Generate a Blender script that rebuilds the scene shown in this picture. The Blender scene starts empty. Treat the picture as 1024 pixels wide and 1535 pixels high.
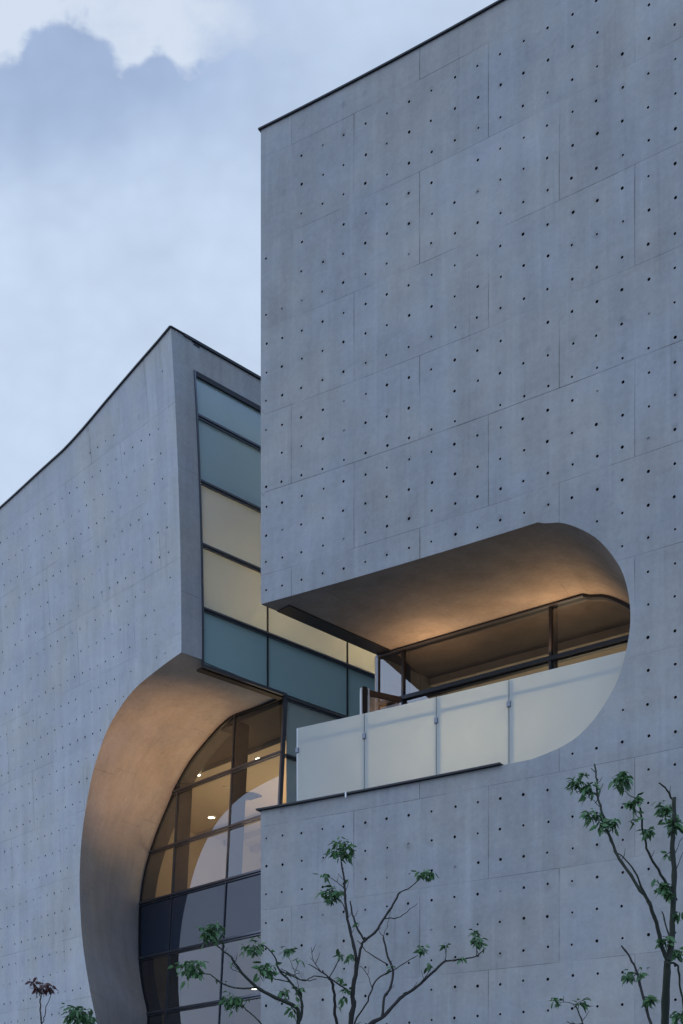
import bpy, bmesh, math, random
from mathutils import Vector, noise
from mathutils.geometry import delaunay_2d_cdt
rnd = random.Random(7)
S = bpy.context.scene
COL = S.collection
F_PX, YH = 1920.0, 1780.0            # focal length and eye level, read off the photograph's 1024 x 1535 grid
GROUND = -1.6                        # the camera stands at eye height above the ground

# ------------------------------------------------------------------ helpers
def tag(o, label=None, cat=None, group=None, kind=None):
    if label: o['label'] = label
    if cat: o['category'] = cat
    if group: o['group'] = group
    if kind: o['kind'] = kind
    return o

def empty(name, loc=(0, 0, 0)):
    o = bpy.data.objects.new(name, None); COL.objects.link(o); o.location = loc
    return o

def mesh_obj(name, verts, faces, mat, parent=None, smooth=False, uvs=None, fmat=None):
    me = bpy.data.meshes.new(name)
    off = Vector((0, 0, 0))
    if parent is not None:
        p = parent
        while p is not None:
            off = off + p.location; p = p.parent
    me.from_pydata([Vector(v) - off for v in verts], [], faces)
    mats = mat if isinstance(mat, (list, tuple)) else [mat]
    for m in mats: me.materials.append(m)
    if fmat:
        me.polygons.foreach_set('material_index', fmat)
    if smooth:
        me.polygons.foreach_set('use_smooth', [True] * len(me.polygons))
    if uvs:
        lay = me.uv_layers.new(name='panel')
        for l in me.loops:
            lay.data[l.index].uv = uvs[l.vertex_index]
    me.update()
    o = bpy.data.objects.new(name, me); COL.objects.link(o)
    if parent is not None: o.parent = parent
    return o

class MB:
    """collects boxes and strips into ONE mesh"""
    def __init__(self): self.v = []; self.f = []; self.uv = []
    def box(self, M, a, b, n=1, along=0):
        """box from corner a to corner b in the local coordinates of mapping M, cut n times along one axis"""
        base = len(self.v)
        o = [i for i in range(3) if i != along]
        for k in range(n + 1):
            s = a[along] + (b[along] - a[along]) * k / n
            for (p, q) in ((0, 0), (1, 0), (1, 1), (0, 1)):
                c = [0, 0, 0]; c[along] = s
                c[o[0]] = (a, b)[p][o[0]]; c[o[1]] = (a, b)[q][o[1]]
                self.v.append(M(*c)); self.uv.append((c[0] / 2.4, c[2] / 1.4))
        for k in range(n):
            for j in range(4):
                p0 = base + k * 4 + j; p1 = base + k * 4 + (j + 1) % 4
                self.f.append((p0, p1, p1 + 4, p0 + 4))
        self.f.append(tuple(base + j for j in range(4)))
        e = base + n * 4
        self.f.append(tuple(e + j for j in reversed(range(4))))
        return self
    def strip(self, A, B, ua=0.0, ub=1.0, sc=1/1.4):
        """ruled strip between two point rows"""
        base = len(self.v); L = 0
        for i, (p, q) in enumerate(zip(A, B)):
            if i: L += (Vector(p) - Vector(A[i-1])).length
            self.v += [p, q]; self.uv += [(L / 2.4, ua), (L / 2.4, ub)]
        for i in range(len(A) - 1):
            k = base + 2 * i
            self.f.append((k, k + 1, k + 3, k + 2))
        return self
    def poly(self, P):
        b = len(self.v); self.v += list(P); self.uv += [(p[0] / 2.4, p[1] / 1.4) for p in P]
        self.f.append(tuple(range(b, b + len(P))))
        return self
    def build(self, name, mat, parent=None, smooth=False):
        o = mesh_obj(name, self.v, self.f, mat, parent, smooth, self.uv)
        bm = bmesh.new(); bm.from_mesh(o.data)
        bmesh.ops.recalc_face_normals(bm, faces=bm.faces); bm.to_mesh(o.data); bm.free()
        return o

def bevel(o, w=0.004):
    m = o.modifiers.new('bevel', 'BEVEL'); m.width = w; m.segments = 2; m.limit_method = 'ANGLE'
    return o

def catmull(P, n=8):
    out = []
    Q = [P[0]] + list(P) + [P[-1]]
    for i in range(1, len(Q) - 2):
        for k in range(n):
            t = k / n
            out.append(tuple(0.5 * ((2 * Q[i][j]) + (-Q[i-1][j] + Q[i+1][j]) * t +
                       (2*Q[i-1][j] - 5*Q[i][j] + 4*Q[i+1][j] - Q[i+2][j]) * t*t +
                       (-Q[i-1][j] + 3*Q[i][j] - 3*Q[i+1][j] + Q[i+2][j]) * t**3) for j in range(len(P[0]))))
    out.append(tuple(P[-1]))
    return out

def resample(P, n):
    L = [0]
    for a, b in zip(P, P[1:]): L.append(L[-1] + math.dist(a, b))
    out = []; j = 0
    for k in range(n + 1):
        s = L[-1] * k / n
        while j < len(P) - 2 and L[j + 1] < s: j += 1
        t = (s - L[j]) / max(1e-9, L[j + 1] - L[j])
        out.append(tuple(P[j][i] + (P[j + 1][i] - P[j][i]) * t for i in range(len(P[0]))))
    return out

def interp(x, xs, ys):
    if xs[0] > xs[-1]: xs = xs[::-1]; ys = ys[::-1]
    if x <= xs[0]: i = 0
    elif x >= xs[-1]: i = len(xs) - 2
    else:
        i = max(j for j in range(len(xs) - 1) if xs[j] <= x)
    t = (x - xs[i]) / (xs[i + 1] - xs[i])
    return ys[i] + (ys[i + 1] - ys[i]) * t

# ------------------------------------------------------------------ materials
def newmat(name):
    m = bpy.data.materials.new(name); m.use_nodes = True
    nt = m.node_tree; nt.nodes.clear()
    return m, nt, nt.nodes, nt.links

def N(nt, t, **kw):
    n = nt.nodes.new(t)
    for k, v in kw.items():
        if k.startswith('i_'):
            key = k[2:]
            key = int(key) if key.isdigit() else key.replace('_', ' ')
            n.inputs[key].default_value = v
        else: setattr(n, k, v)
    return n

def math_n(nt, op, a, b=None, c=None, clamp=False):
    n = nt.nodes.new('ShaderNodeMath'); n.operation = op; n.use_clamp = clamp
    for i, v in enumerate((a, b, c)):
        if v is None: continue
        if isinstance(v, (int, float)): n.inputs[i].default_value = v
        else: nt.links.new(v, n.inputs[i])
    return n.outputs[0]

def ramp(nt, src, p0, p1, v0=0.0, v1=1.0):
    n = nt.nodes.new('ShaderNodeMapRange'); n.interpolation_type = 'SMOOTHSTEP'
    nt.links.new(src, n.inputs[0])
    n.inputs[1].default_value = p0; n.inputs[2].default_value = p1
    n.inputs[3].default_value = v0; n.inputs[4].default_value = v1
    return n.outputs[0]

def noise_n(nt, vec, scale, detail=4, rough=0.55, stretch=None):
    if stretch:
        mp = nt.nodes.new('ShaderNodeMapping'); mp.inputs['Scale'].default_value = stretch
        nt.links.new(vec, mp.inputs[0]); vec = mp.outputs[0]
    n = nt.nodes.new('ShaderNodeTexNoise'); n.inputs['Scale'].default_value = scale
    n.inputs['Detail'].default_value = detail; n.inputs['Roughness'].default_value = rough
    nt.links.new(vec, n.inputs['Vector'])
    return n.outputs['Fac']

def concrete(name, col=(0.36, 0.365, 0.37), seam=0.6, strong_v=None, contrast=1.0, pits=True, ties=None):
    m, nt, nd, lk = newmat(name)
    out = N(nt, 'ShaderNodeOutputMaterial'); bs = N(nt, 'ShaderNodeBsdfPrincipled')
    bs.inputs['Roughness'].default_value = 0.62
    bs.inputs['Specular IOR Level'].default_value = 0.35
    tc = N(nt, 'ShaderNodeTexCoord'); obj = tc.outputs['Object']
    uv = N(nt, 'ShaderNodeUVMap', uv_map='panel').outputs[0]
    big = noise_n(nt, obj, 0.35, 5, 0.6)
    mid = noise_n(nt, obj, 1.7, 6, 0.62)
    streak = noise_n(nt, obj, 1.0, 5, 0.6, (3.2, 3.2, 0.28))
    fine = noise_n(nt, obj, 14.0, 5, 0.7)
    grain = noise_n(nt, obj, 70.0, 3, 0.6)
    # slightly wandering joint lines between the formwork panels
    wob = N(nt, 'ShaderNodeTexNoise'); wob.inputs['Scale'].default_value = 1.3
    lk.new(obj, wob.inputs['Vector'])
    wv = N(nt, 'ShaderNodeVectorMath', operation='MULTIPLY_ADD')
    lk.new(wob.outputs['Color'], wv.inputs[0]); wv.inputs[1].default_value = (0.007, 0.007, 0); lk.new(uv, wv.inputs[2])
    br = N(nt, 'ShaderNodeTexBrick'); lk.new(wv.outputs[0], br.inputs['Vector'])
    br.offset = 0.5
    for k, v in (('Scale', 1.0), ('Mortar Size', 0.0042), ('Mortar Smooth', 0.6), ('Bias', 0.0), ('Brick Width', 1.0), ('Row Height', 1.0)):
        br.inputs[k].default_value = v
    br.inputs['Color1'].default_value = (0.0, 0.0, 0.0, 1); br.inputs['Color2'].default_value = (1, 1, 1, 1)
    br.inputs['Mortar'].default_value = (0.5, 0.5, 0.5, 1)
    line = br.outputs['Fac']; tone = br.outputs['Color']
    gate = ramp(nt, noise_n(nt, obj, 0.8, 3, 0.6), 0.36, 0.66, 0.06, 1.0)
    line = math_n(nt, 'MULTIPLY', line, gate)
    # soft pour band just at the joints
    sp = N(nt, 'ShaderNodeSeparateXYZ'); lk.new(uv, sp.inputs[0])
    fr = math_n(nt, 'FRACT', sp.outputs[1])
    band = ramp(nt, fr, 0.0, 0.22, 1.0, 0.0)
    band = math_n(nt, 'MULTIPLY', band, ramp(nt, noise_n(nt, obj, 0.7, 4, 0.6), 0.45, 0.7))
    val = math_n(nt, 'MULTIPLY_ADD', math_n(nt, 'SUBTRACT', big, 0.5), 0.45 * contrast, 1.0)
    val = math_n(nt, 'MULTIPLY_ADD', math_n(nt, 'SUBTRACT', mid, 0.5), 0.42 * contrast, val)
    val = math_n(nt, 'MULTIPLY_ADD', math_n(nt, 'SUBTRACT', streak, 0.5), 0.48 * contrast, val)
    val = math_n(nt, 'MULTIPLY_ADD', math_n(nt, 'SUBTRACT', fine, 0.5), 0.36 * contrast, val)
    val = math_n(nt, 'MULTIPLY_ADD', math_n(nt, 'SUBTRACT', grain, 0.5), 0.2 * contrast, val)
    val = math_n(nt, 'MULTIPLY_ADD', math_n(nt, 'SUBTRACT', tone, 0.5), 0.08 * contrast, val)
    val = math_n(nt, 'MULTIPLY_ADD', band, -0.10 * contrast, val)
    val = math_n(nt, 'MULTIPLY_ADD', line, -seam, val)
    thin = ramp(nt, noise_n(nt, obj, 1.0, 3, 0.5, (11, 11, 0.22)), .57, .70)
    thin = math_n(nt, 'MULTIPLY', thin, ramp(nt, noise_n(nt, obj, .8, 3, .6), .42, .62))
    val = math_n(nt, 'MULTIPLY_ADD', thin, -.10, val)
    pale = ramp(nt, noise_n(nt, obj, 1.0, 3, 0.5, (8, 8, 0.3)), .60, .72)
    val = math_n(nt, 'MULTIPLY_ADD', pale, .07, val)
    nick = math_n(nt, 'MULTIPLY', ramp(nt, noise_n(nt, obj, 7.0, 6, .75), .60, .68), ramp(nt, noise_n(nt, obj, 1.3, 2, .6), .50, .62))
    val = math_n(nt, 'MULTIPLY_ADD', nick, -.11, val)
    trowel = noise_n(nt, obj, 1.0, 5, 0.7, (0.9, 0.9, 7.0))
    val = math_n(nt, 'MULTIPLY_ADD', math_n(nt, 'SUBTRACT', trowel, 0.5), 0.16 * contrast, val)
    if ties:
        n_, off, cu = ties
        fu = math_n(nt, 'SUBTRACT', math_n(nt, 'FRACT', math_n(nt, 'MULTIPLY', math_n(nt, 'SUBTRACT', sp.outputs[0], off), n_)), cu)
        fv = math_n(nt, 'SUBTRACT', math_n(nt, 'FRACT', math_n(nt, 'MULTIPLY', sp.outputs[1], 3.0)), .455)
        fu = math_n(nt, 'MULTIPLY', fu, .40); fv = math_n(nt, 'MULTIPLY', fv, .47)
        dr = math_n(nt, 'SQRT', math_n(nt, 'ADD', math_n(nt, 'MULTIPLY', fu, fu), math_n(nt, 'MULTIPLY', fv, fv)))
        halo = ramp(nt, math_n(nt, 'MULTIPLY_ADD', math_n(nt, 'SUBTRACT', fine, .5), .06, dr), .02, .085, 1.0, 0.0)
        halo = math_n(nt, 'MULTIPLY', halo, ramp(nt, noise_n(nt, obj, 1.1, 3, .7), .48, .66))
        val = math_n(nt, 'MULTIPLY_ADD', halo, -.17, val)
    if strong_v is not None:
        dv = math_n(nt, 'ABSOLUTE', math_n(nt, 'SUBTRACT', sp.outputs[1], strong_v))
        st = ramp(nt, dv, 0.002, 0.012, 1.0, 0.0)
        st = math_n(nt, 'MULTIPLY', st, ramp(nt, noise_n(nt, obj, 1.2, 3), 0.3, 0.6, 0.25, 1.0))
        val = math_n(nt, 'MULTIPLY_ADD', st, -0.26, val)
    # pin-prick air bubbles
    if pits:
        vo = N(nt, 'ShaderNodeTexVoronoi'); vo.inputs['Scale'].default_value = 9.0; lk.new(obj, vo.inputs['Vector'])
        pit = ramp(nt, vo.outputs['Distance'], 0.03, 0.07, 1.0, 0.0)
        sepc = N(nt, 'ShaderNodeSeparateColor'); lk.new(vo.outputs['Color'], sepc.inputs[0])
        pit = math_n(nt, 'MULTIPLY', pit, math_n(nt, 'GREATER_THAN', sepc.outputs[0], 0.82))
        val = math_n(nt, 'MULTIPLY_ADD', pit, -0.25, val)
    warm = N(nt, 'ShaderNodeMix', data_type='RGBA')
    warm.inputs[6].default_value = (col[0] * 0.965, col[1] * 0.99, col[2] * 1.02, 1)
    warm.inputs[7].default_value = (col[0] * 1.035, col[1] * 1.01, col[2] * 0.95, 1)
    lk.new(ramp(nt, noise_n(nt, obj, 0.6, 4, 0.6), 0.35, 0.65), warm.inputs[0])
    mul = N(nt, 'ShaderNodeVectorMath', operation='SCALE')
    lk.new(warm.outputs[2], mul.inputs[0]); lk.new(val, mul.inputs['Scale'])
    lk.new(mul.outputs[0], bs.inputs['Base Color'])
    h = math_n(nt, 'MULTIPLY_ADD', line, -1.0, math_n(nt, 'MULTIPLY', fine, 0.35))
    h = math_n(nt, 'MULTIPLY_ADD', mid, 0.9, h)
    bp = N(nt, 'ShaderNodeBump'); bp.inputs['Strength'].default_value = 0.35; bp.inputs['Distance'].default_value = 0.012
    lk.new(h, bp.inputs['Height']); lk.new(bp.outputs[0], bs.inputs['Normal'])
    lk.new(bs.outputs[0], out.inputs[0])
    return m

def simple(name, col, rough=0.5, metal=0.0, vary=0.15, scale=6.0):
    m, nt, nd, lk = newmat(name)
    out = N(nt, 'ShaderNodeOutputMaterial'); bs = N(nt, 'ShaderNodeBsdfPrincipled')
    bs.inputs['Metallic'].default_value = metal
    tc = N(nt, 'ShaderNodeTexCoord')
    n = noise_n(nt, tc.outputs['Object'], scale, 4)
    v = math_n(nt, 'MULTIPLY_ADD', math_n(nt, 'SUBTRACT', n, 0.5), vary * 2, 1.0)
    mul = N(nt, 'ShaderNodeVectorMath', operation='SCALE'); mul.inputs[0].default_value = col
    lk.new(v, mul.inputs['Scale']); lk.new(mul.outputs[0], bs.inputs['Base Color'])
    r = math_n(nt, 'MULTIPLY_ADD', math_n(nt, 'SUBTRACT', n, 0.5), 0.2, rough, clamp=True)
    lk.new(r, bs.inputs['Roughness'])
    lk.new(bs.outputs[0], out.inputs[0])
    return m

def clear_glass(name, tint=(0.62, 0.66, 0.66), refl=1.0, ior=.24, nrm=None):
    m, nt, nd, lk = newmat(name)
    out = N(nt, 'ShaderNodeOutputMaterial')
    tr = N(nt, 'ShaderNodeBsdfTransparent'); tr.inputs[0].default_value = (*tint, 1)
    gl = N(nt, 'ShaderNodeBsdfGlossy'); gl.inputs['Roughness'].default_value = 0.006
    gl.inputs['Color'].default_value = (0.93 * refl, 0.95 * refl, refl, 1)
    lw = N(nt, 'ShaderNodeLayerWeight'); lw.inputs[0].default_value = .5
    f5 = math_n(nt, 'POWER', lw.outputs['Facing'], 4.0)
    fac = math_n(nt, 'MULTIPLY_ADD', f5, 1 - ior, ior, clamp=True)
    tc = N(nt, 'ShaderNodeTexCoord')
    bp = N(nt, 'ShaderNodeBump'); bp.inputs['Strength'].default_value = 0.02; bp.inputs['Distance'].default_value = 0.02
    lk.new(noise_n(nt, tc.outputs['Object'], 0.8, 1), bp.inputs['Height'])
    lk.new(bp.outputs[0], gl.inputs['Normal'])
    if nrm:                                   # mirror direction set by hand to place the reflection; panes stay flat
        cv = N(nt, 'ShaderNodeCombineXYZ')
        for i in range(3): cv.inputs[i].default_value = nrm[i]
        lk.new(cv.outputs[0], gl.inputs['Normal'])
    mx = N(nt, 'ShaderNodeMixShader')
    lk.new(fac, mx.inputs[0]); lk.new(tr.outputs[0], mx.inputs[1]); lk.new(gl.outputs[0], mx.inputs[2])
    lk.new(mx.outputs[0], out.inputs[0])
    return m

def frosted(name, diff, trans, mixv=0.5, gloss_rough=0.22, ior=1.5, nrm=None):
    m, nt, nd, lk = newmat(name)
    out = N(nt, 'ShaderNodeOutputMaterial')
    d = N(nt, 'ShaderNodeBsdfDiffuse'); t = N(nt, 'ShaderNodeBsdfTranslucent')
    tc = N(nt, 'ShaderNodeTexCoord')
    n = noise_n(nt, tc.outputs['Object'], 0.9, 3)
    for node, c in ((d, diff), (t, trans)):
        mul = N(nt, 'ShaderNodeVectorMath', operation='SCALE'); mul.inputs[0].default_value = c
        lk.new(math_n(nt, 'MULTIPLY_ADD', math_n(nt, 'SUBTRACT', n, 0.5), 0.18, 1.0), mul.inputs['Scale'])
        lk.new(mul.outputs[0], node.inputs[0])
    m1 = N(nt, 'ShaderNodeMixShader'); m1.inputs[0].default_value = mixv
    lk.new(d.outputs[0], m1.inputs[1]); lk.new(t.outputs[0], m1.inputs[2])
    g = N(nt, 'ShaderNodeBsdfGlossy'); g.inputs['Roughness'].default_value = gloss_rough
    fr = N(nt, 'ShaderNodeFresnel'); fr.inputs[0].default_value = ior
    if nrm:  # same hand-set mirror direction as the clear glass
        cv = N(nt, 'ShaderNodeCombineXYZ')
        for i in range(3): cv.inputs[i].default_value = nrm[i]
        lk.new(cv.outputs[0], g.inputs['Normal'])
    m2 = N(nt, 'ShaderNodeMixShader')
    if nrm:
        m2.inputs[0].default_value = .08
    else: lk.new(fr.outputs[0], m2.inputs[0])
    lk.new(m1.outputs[0], m2.inputs[1]); lk.new(g.outputs[0], m2.inputs[2])
    lk.new(m2.outputs[0], out.inputs[0])
    return m

def emit(name, col, st):
    m, nt, nd, lk = newmat(name)
    out = N(nt, 'ShaderNodeOutputMaterial'); e = N(nt, 'ShaderNodeEmission')
    e.inputs[0].default_value = (*col, 1); e.inputs[1].default_value = st
    lk.new(e.outputs[0], out.inputs[0])
    return m

M_wallR = concrete('board_formed_concrete', (0.342, 0.347, 0.352), strong_v=5.0, ties=(6.0, 0.0, .5))
M_wallL = concrete('smooth_concrete', (0.445, 0.455, 0.47), seam=0.5, contrast=0.8, ties=(7.0, .31, .407))
M_end = concrete('wall_end_concrete', (0.43, 0.44, 0.45), seam=0.35)
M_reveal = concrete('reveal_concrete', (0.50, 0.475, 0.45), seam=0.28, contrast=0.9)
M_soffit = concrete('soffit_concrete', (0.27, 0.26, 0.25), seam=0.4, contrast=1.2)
M_hole = simple('tie_hole_shadow', (0.03, 0.032, 0.036), 0.9)
M_dark = simple('dark_metal', (0.035, 0.038, 0.045), 0.4, 0.6)
M_frame = simple('grey_aluminium', (0.16, 0.175, 0.21), 0.32, 0.85, 0.08)
M_fin = simple('brown_fin', (0.045, 0.038, 0.034), 0.5, 0.2)
M_brown = simple('bronze_rail', (0.075, 0.05, 0.035), 0.45, 0.2)
M_white = simple('white_metal', (0.75, 0.76, 0.78), 0.4, 0.1, 0.03)
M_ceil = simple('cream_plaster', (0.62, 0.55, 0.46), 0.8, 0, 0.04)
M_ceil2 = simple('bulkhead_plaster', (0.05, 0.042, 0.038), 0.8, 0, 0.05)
M_floor = simple('interior_floor', (0.30, 0.25, 0.20), 0.5)
M_glass = clear_glass('clear_glass', (.62, .66, .66), 1.0, .125, (-.375, -.913, .161))
M_glass3 = clear_glass('dimmed_glass', (.36, .40, .44), 1.0, .10, (-.375, -.913, .161))  # clear glass again, sky reflection and see-through dimmed for the lower panes
M_glass2 = clear_glass('dark_glass', (0.42, 0.42, 0.42), 1.0, .21)
M_blue = frosted('spandrel_blue', (0.022, 0.035, 0.06), (0, 0, 0), 0.0, 0.02, 2.6, (-.375, -.913, .161))
M_teal = frosted('teal_spandrel', (0.33, 0.50, 0.52), (0, 0, 0), 0.0, 0.30, 1.45)
M_frost = frosted('frosted_pane', (0.58, 0.84, 0.90), (0.82, 0.78, 0.66), 0.5, 0.22, 2.0)
M_bal = frosted('frosted_balustrade', (0.78, 0.81, 0.80), (0.86, 0.86, 0.72), 0.55, 0.35, 1.35)
M_lamp = emit('downlight_glow', (1.0, 0.83, 0.58), 14.0)
M_bark = simple('bark', (0.028, 0.025, 0.022), 0.85, 0, 0.35, 25)
M_barkg = simple('green_bark', (0.026, 0.032, 0.02), 0.8, 0, 0.3, 25)
def leafmat(name, c):
    m, nt, nd, lk = newmat(name)
    out = N(nt, 'ShaderNodeOutputMaterial'); bs = N(nt, 'ShaderNodeBsdfPrincipled'); bs.inputs['Roughness'].default_value = 0.42
    ge = N(nt, 'ShaderNodeNewGeometry')
    v = math_n(nt, 'MULTIPLY_ADD', ge.outputs['Random Per Island'], 1.3, 0.45)
    mul = N(nt, 'ShaderNodeVectorMath', operation='SCALE'); mul.inputs[0].default_value = c
    lk.new(v, mul.inputs['Scale']); lk.new(mul.outputs[0], bs.inputs['Base Color'])
    t = N(nt, 'ShaderNodeBsdfTranslucent'); lk.new(mul.outputs[0], t.inputs[0])
    mx = N(nt, 'ShaderNodeMixShader'); mx.inputs[0].default_value = 0.25
    lk.new(bs.outputs[0], mx.inputs[1]); lk.new(t.outputs[0], mx.inputs[2]); lk.new(mx.outputs[0], out.inputs[0])
    return m
M_leaf = leafmat('green_leaf', (0.075, 0.16, 0.062))
M_leafr = leafmat('withered_leaf', (0.075, 0.03, 0.028))

# ------------------------------------------------------------------ walls with real tie holes
def wall_mesh(name, outline, holes, mapf, uvf, mat, parent, depth=0.045):
    pts = [Vector(p) for p in outline]; edges = []; n0 = len(pts)
    faces = [list(range(n0))]
    for (u, z, r, k) in holes:
        a0 = rnd.random()
        for j in range(8):
            a = a0 + j * math.pi / 4
            pts.append(Vector((u + r * math.cos(a), z + r * math.sin(a))))
        b = len(pts) - 8
        edges += [(b + j, b + (j + 1) % 8) for j in range(8)]
    us = [p[0] for p in outline]; zs = [p[1] for p in outline]
    res = delaunay_2d_cdt(pts, edges, faces, 1, 1e-5)
    V, _, Fc = res[0], res[1], res[2]
    import collections
    grid = collections.defaultdict(list)
    for h in holes: grid[(int(h[0] // 1), int(h[1] // 1))].append(h)
    def inside(c):
        gx, gz = int(c[0] // 1), int(c[1] // 1)
        for i in (-1, 0, 1):
            for j in (-1, 0, 1):
                for h in grid.get((gx + i, gz + j), ()):
                    if (c[0] - h[0]) ** 2 + (c[1] - h[1]) ** 2 < (h[2] * 0.93) ** 2: return True
        return False
    verts = [mapf(p[0], 0.0, p[1]) for p in V]; uvs = [uvf(p[0], p[1]) for p in V]
    out = []; fm = []
    for f in Fc:
        c = sum((V[i] for i in f), Vector((0, 0))) / len(f)
        if not inside(c): out.append(tuple(f)); fm.append(0)
    for (u, z, r, k) in holes:                       # the cups
        b = len(verts)
        for j in range(8):
            a = j * math.pi / 4
            verts.append(mapf(u + r * 1.02 * math.cos(a), 0.001, z + r * 1.02 * math.sin(a)))
        for j in range(8):
            a = j * math.pi / 4
            verts.append(mapf(u + r * 0.8 * math.cos(a), depth * k, z + r * 0.8 * math.sin(a)))
        uvs += [uvf(u, z)] * 16
        for j in range(8):
            out.append((b + j, b + (j + 1) % 8, b + 8 + (j + 1) % 8, b + 8 + j)); fm.append(0 if k < .6 else 1)
        out.append(tuple(b + 8 + j for j in range(8))); fm.append(0 if k < .6 else 1)
    return mesh_obj(name, verts, out, mat, parent, False, uvs, fm)

# ================================================================== THE NEAR (RIGHT) BUILDING
PH0, KH = math.radians(-30.0), math.radians(-0.77)
_tab = [(-1.374, 21.806, PH0)]
_ds = 0.05
for i in range(400):
    x, y, p = _tab[-1]
    pm = p + KH * _ds / 2
    _tab.append((x + math.cos(pm) * _ds, y + math.sin(pm) * _ds, p + KH * _ds))
def R(u, d, z):
    """u metres along the gently concave front, d metres in from its face, z above the eye"""
    if u <= 0: x, y, p = _tab[0]; x += u * math.cos(p); y += u * math.sin(p)
    else:
        k = min(int(u / _ds), 398); t = u / _ds - k
        a, b = _tab[k], _tab[k + 1]
        x = a[0] + (b[0] - a[0]) * t; y = a[1] + (b[1] - a[1]) * t; p = a[2]
    return (x - math.sin(p) * d, y + math.cos(p) * d, z)
_ux = [512 + F_PX * t[0] / t[1] for t in _tab[:200]]
_uu = [i * _ds for i in range(200)]
def ru(px): return interp(px, _ux, _uu)
def rz(px, py):
    y = R(ru(px), 0, 0)[1]; return (YH - py) * y / F_PX

ZT, ZO1, ZO0 = 18.0, 9.93, 6.41
RAD = (ZO1 - ZO0) / 2
colpx = [399, 423, 452, 484, 515, 548, 580, 613, 647, 682, 716, 750, 785, 821, 858, 895, 933, 972, 1012]
cols = [ru(p) for p in colpx]
while cols[-1] < 13.5: cols.append(cols[-1] + 0.39)
def colcoord(u): return interp(u, cols, [i + .5 - 2 for i in range(len(cols))])
seamR = [18.96, 17.5, 16.05, 14.59, 13.13, 11.82, 10.42, 9.01, 7.57, 6.14, 4.72, 3.33, 1.93, 0.53, -0.87, -2.27]
seamRv = [10 - i for i in range(len(seamR))]
def uvR(u, z): return (colcoord(u) / 6.0, interp(z, seamR, seamRv) + 0.0)
uA = ru(806)
_apx = [(818, 784.5), (841, 783.5), (868, 792), (895, 807.6), (918, 832.5), (934, 860), (943, 896), (945, 932), (940.6, 966), (931.5, 1004.7), (918, 1036), (895, 1072.6), (872.6, 1098), (850, 1115), (828, 1126)]
arc = [(uA, ZO1)] + [(ru(p[0]), min(ZO1, max(ZO0, rz(*p)))) for p in _apx] + [(ru(797), ZO0)]
arc = resample(catmull(arc, 5), 44)
RX = max(p[0] for p in arc) - uA
def seg(a, b, n): return [(a[0] + (b[0] - a[0]) * k / n, a[1] + (b[1] - a[1]) * k / n) for k in range(n)]
UE = 13.0
outl = (seg((0, GROUND), (UE, GROUND), 30) + seg((UE, GROUND), (UE, ZT), 1) + seg((UE, ZT), (0, ZT), 30) +
        seg((0, ZT), (0, ZO1), 1) + seg((0, ZO1), arc[0], 12) + arc + seg(arc[-1], (0, ZO0), 12)[1:] + seg((0, ZO0), (0, GROUND), 1))
rows = []
for a in (17.5, 16.05, 14.59, 13.13): rows += [a - .27, a - .75, a - 1.235]
z = 11.55
while z > GROUND + .3: rows.append(z); z -= 0.4695
holes = []
for r_i, zr in enumerate(rows):
    for ci, u in enumerate(cols):
        if u > UE - .3: continue
        if ci == 0 and (zr > 17 or 16.4 < zr < 17 or r_i in (2, 4, 10, 21)): continue
        if ci == 1 and zr > 15.5: continue
        if ci == 1 and 2 < r_i < 5: continue
        uj = u + rnd.gauss(0, .006); zj = zr + rnd.gauss(0, .007)
        du = uj - uA; dz = zj - (ZO1 + ZO0) / 2
        if du < 0:
            if abs(dz) < RAD + .20: continue
        elif abs(dz) < RAD + .2 and min(math.dist((uj, zj), q) for q in arc) < .17: continue
        elif abs(dz) < RAD and uj < max(q[0] for q in arc if abs(q[1] - zj) < .2): continue
        if rnd.random() < .015: continue
        k = 1.0 if rnd.random() > .05 else 0.3
        holes.append((uj, zj, rnd.uniform(.017, .026), k))
B1 = empty('concrete_building', (-1.374, 21.806, GROUND))
tag(B1, 'tall grey concrete building in front, with a rounded terrace opening behind frosted glass panels', 'building')
wall_mesh('facade_wall', outl, holes, R, uvR, [M_wallR, M_hole], B1)

# the terrace window line behind the opening
GA = math.radians(-35.9); G0 = (0.69, 23.9)
def G(g, d, z):
    return (G0[0] + g * math.cos(GA) - d * math.sin(GA), G0[1] + g * math.sin(GA) + d * math.cos(GA), z)
def g_at(px):
    r = (px - 512) / F_PX
    return (r * G0[1] - G0[0]) / (math.cos(GA) - r * math.sin(GA))
gA = g_at(876)
front = [R(u, 0, z) for u, z in seg((0, ZO1), arc[0], 14) + arc + seg(arc[-1], (0, ZO0), 14)[1:] + [(0, ZO0)]]
arcg = [(gA + (p[0] - uA), p[1]) for p in arc]
back = [G(g, 0, z) for g, z in seg((0, ZO1), arcg[0], 14) + arcg + seg(arcg[-1], (0, ZO0), 14)[1:] + [(0, ZO0)]]
nh = 14 + min(range(len(arc)), key=lambda i: -arc[i][0])
def mids(A, B, k): return [tuple(a[i] + (b[i] - a[i]) * k for i in range(3)) for a, b in zip(A, B)]
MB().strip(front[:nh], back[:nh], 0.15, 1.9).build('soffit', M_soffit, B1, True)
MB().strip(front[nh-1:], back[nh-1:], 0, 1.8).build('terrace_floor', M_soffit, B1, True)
def LS(s, d, z):                                      # along the left flank of the terrace
    a = R(0, 0, 0); b = G(0, 0, 0)
    L = math.dist(a, b); dx, dy = (b[0] - a[0]) / L, (b[1] - a[1]) / L
    return (a[0] + dx * s + dy * d, a[1] + dy * s - dx * d, z)
SL = math.dist(R(0, 0, 0), G(0, 0, 0))
MB().box(LS, (0.36, 0.012, ZO1 - .016), (SL + .05, 0.33, ZO1 - .002), 1).build('edge_flashing', M_dark, B1)
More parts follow.
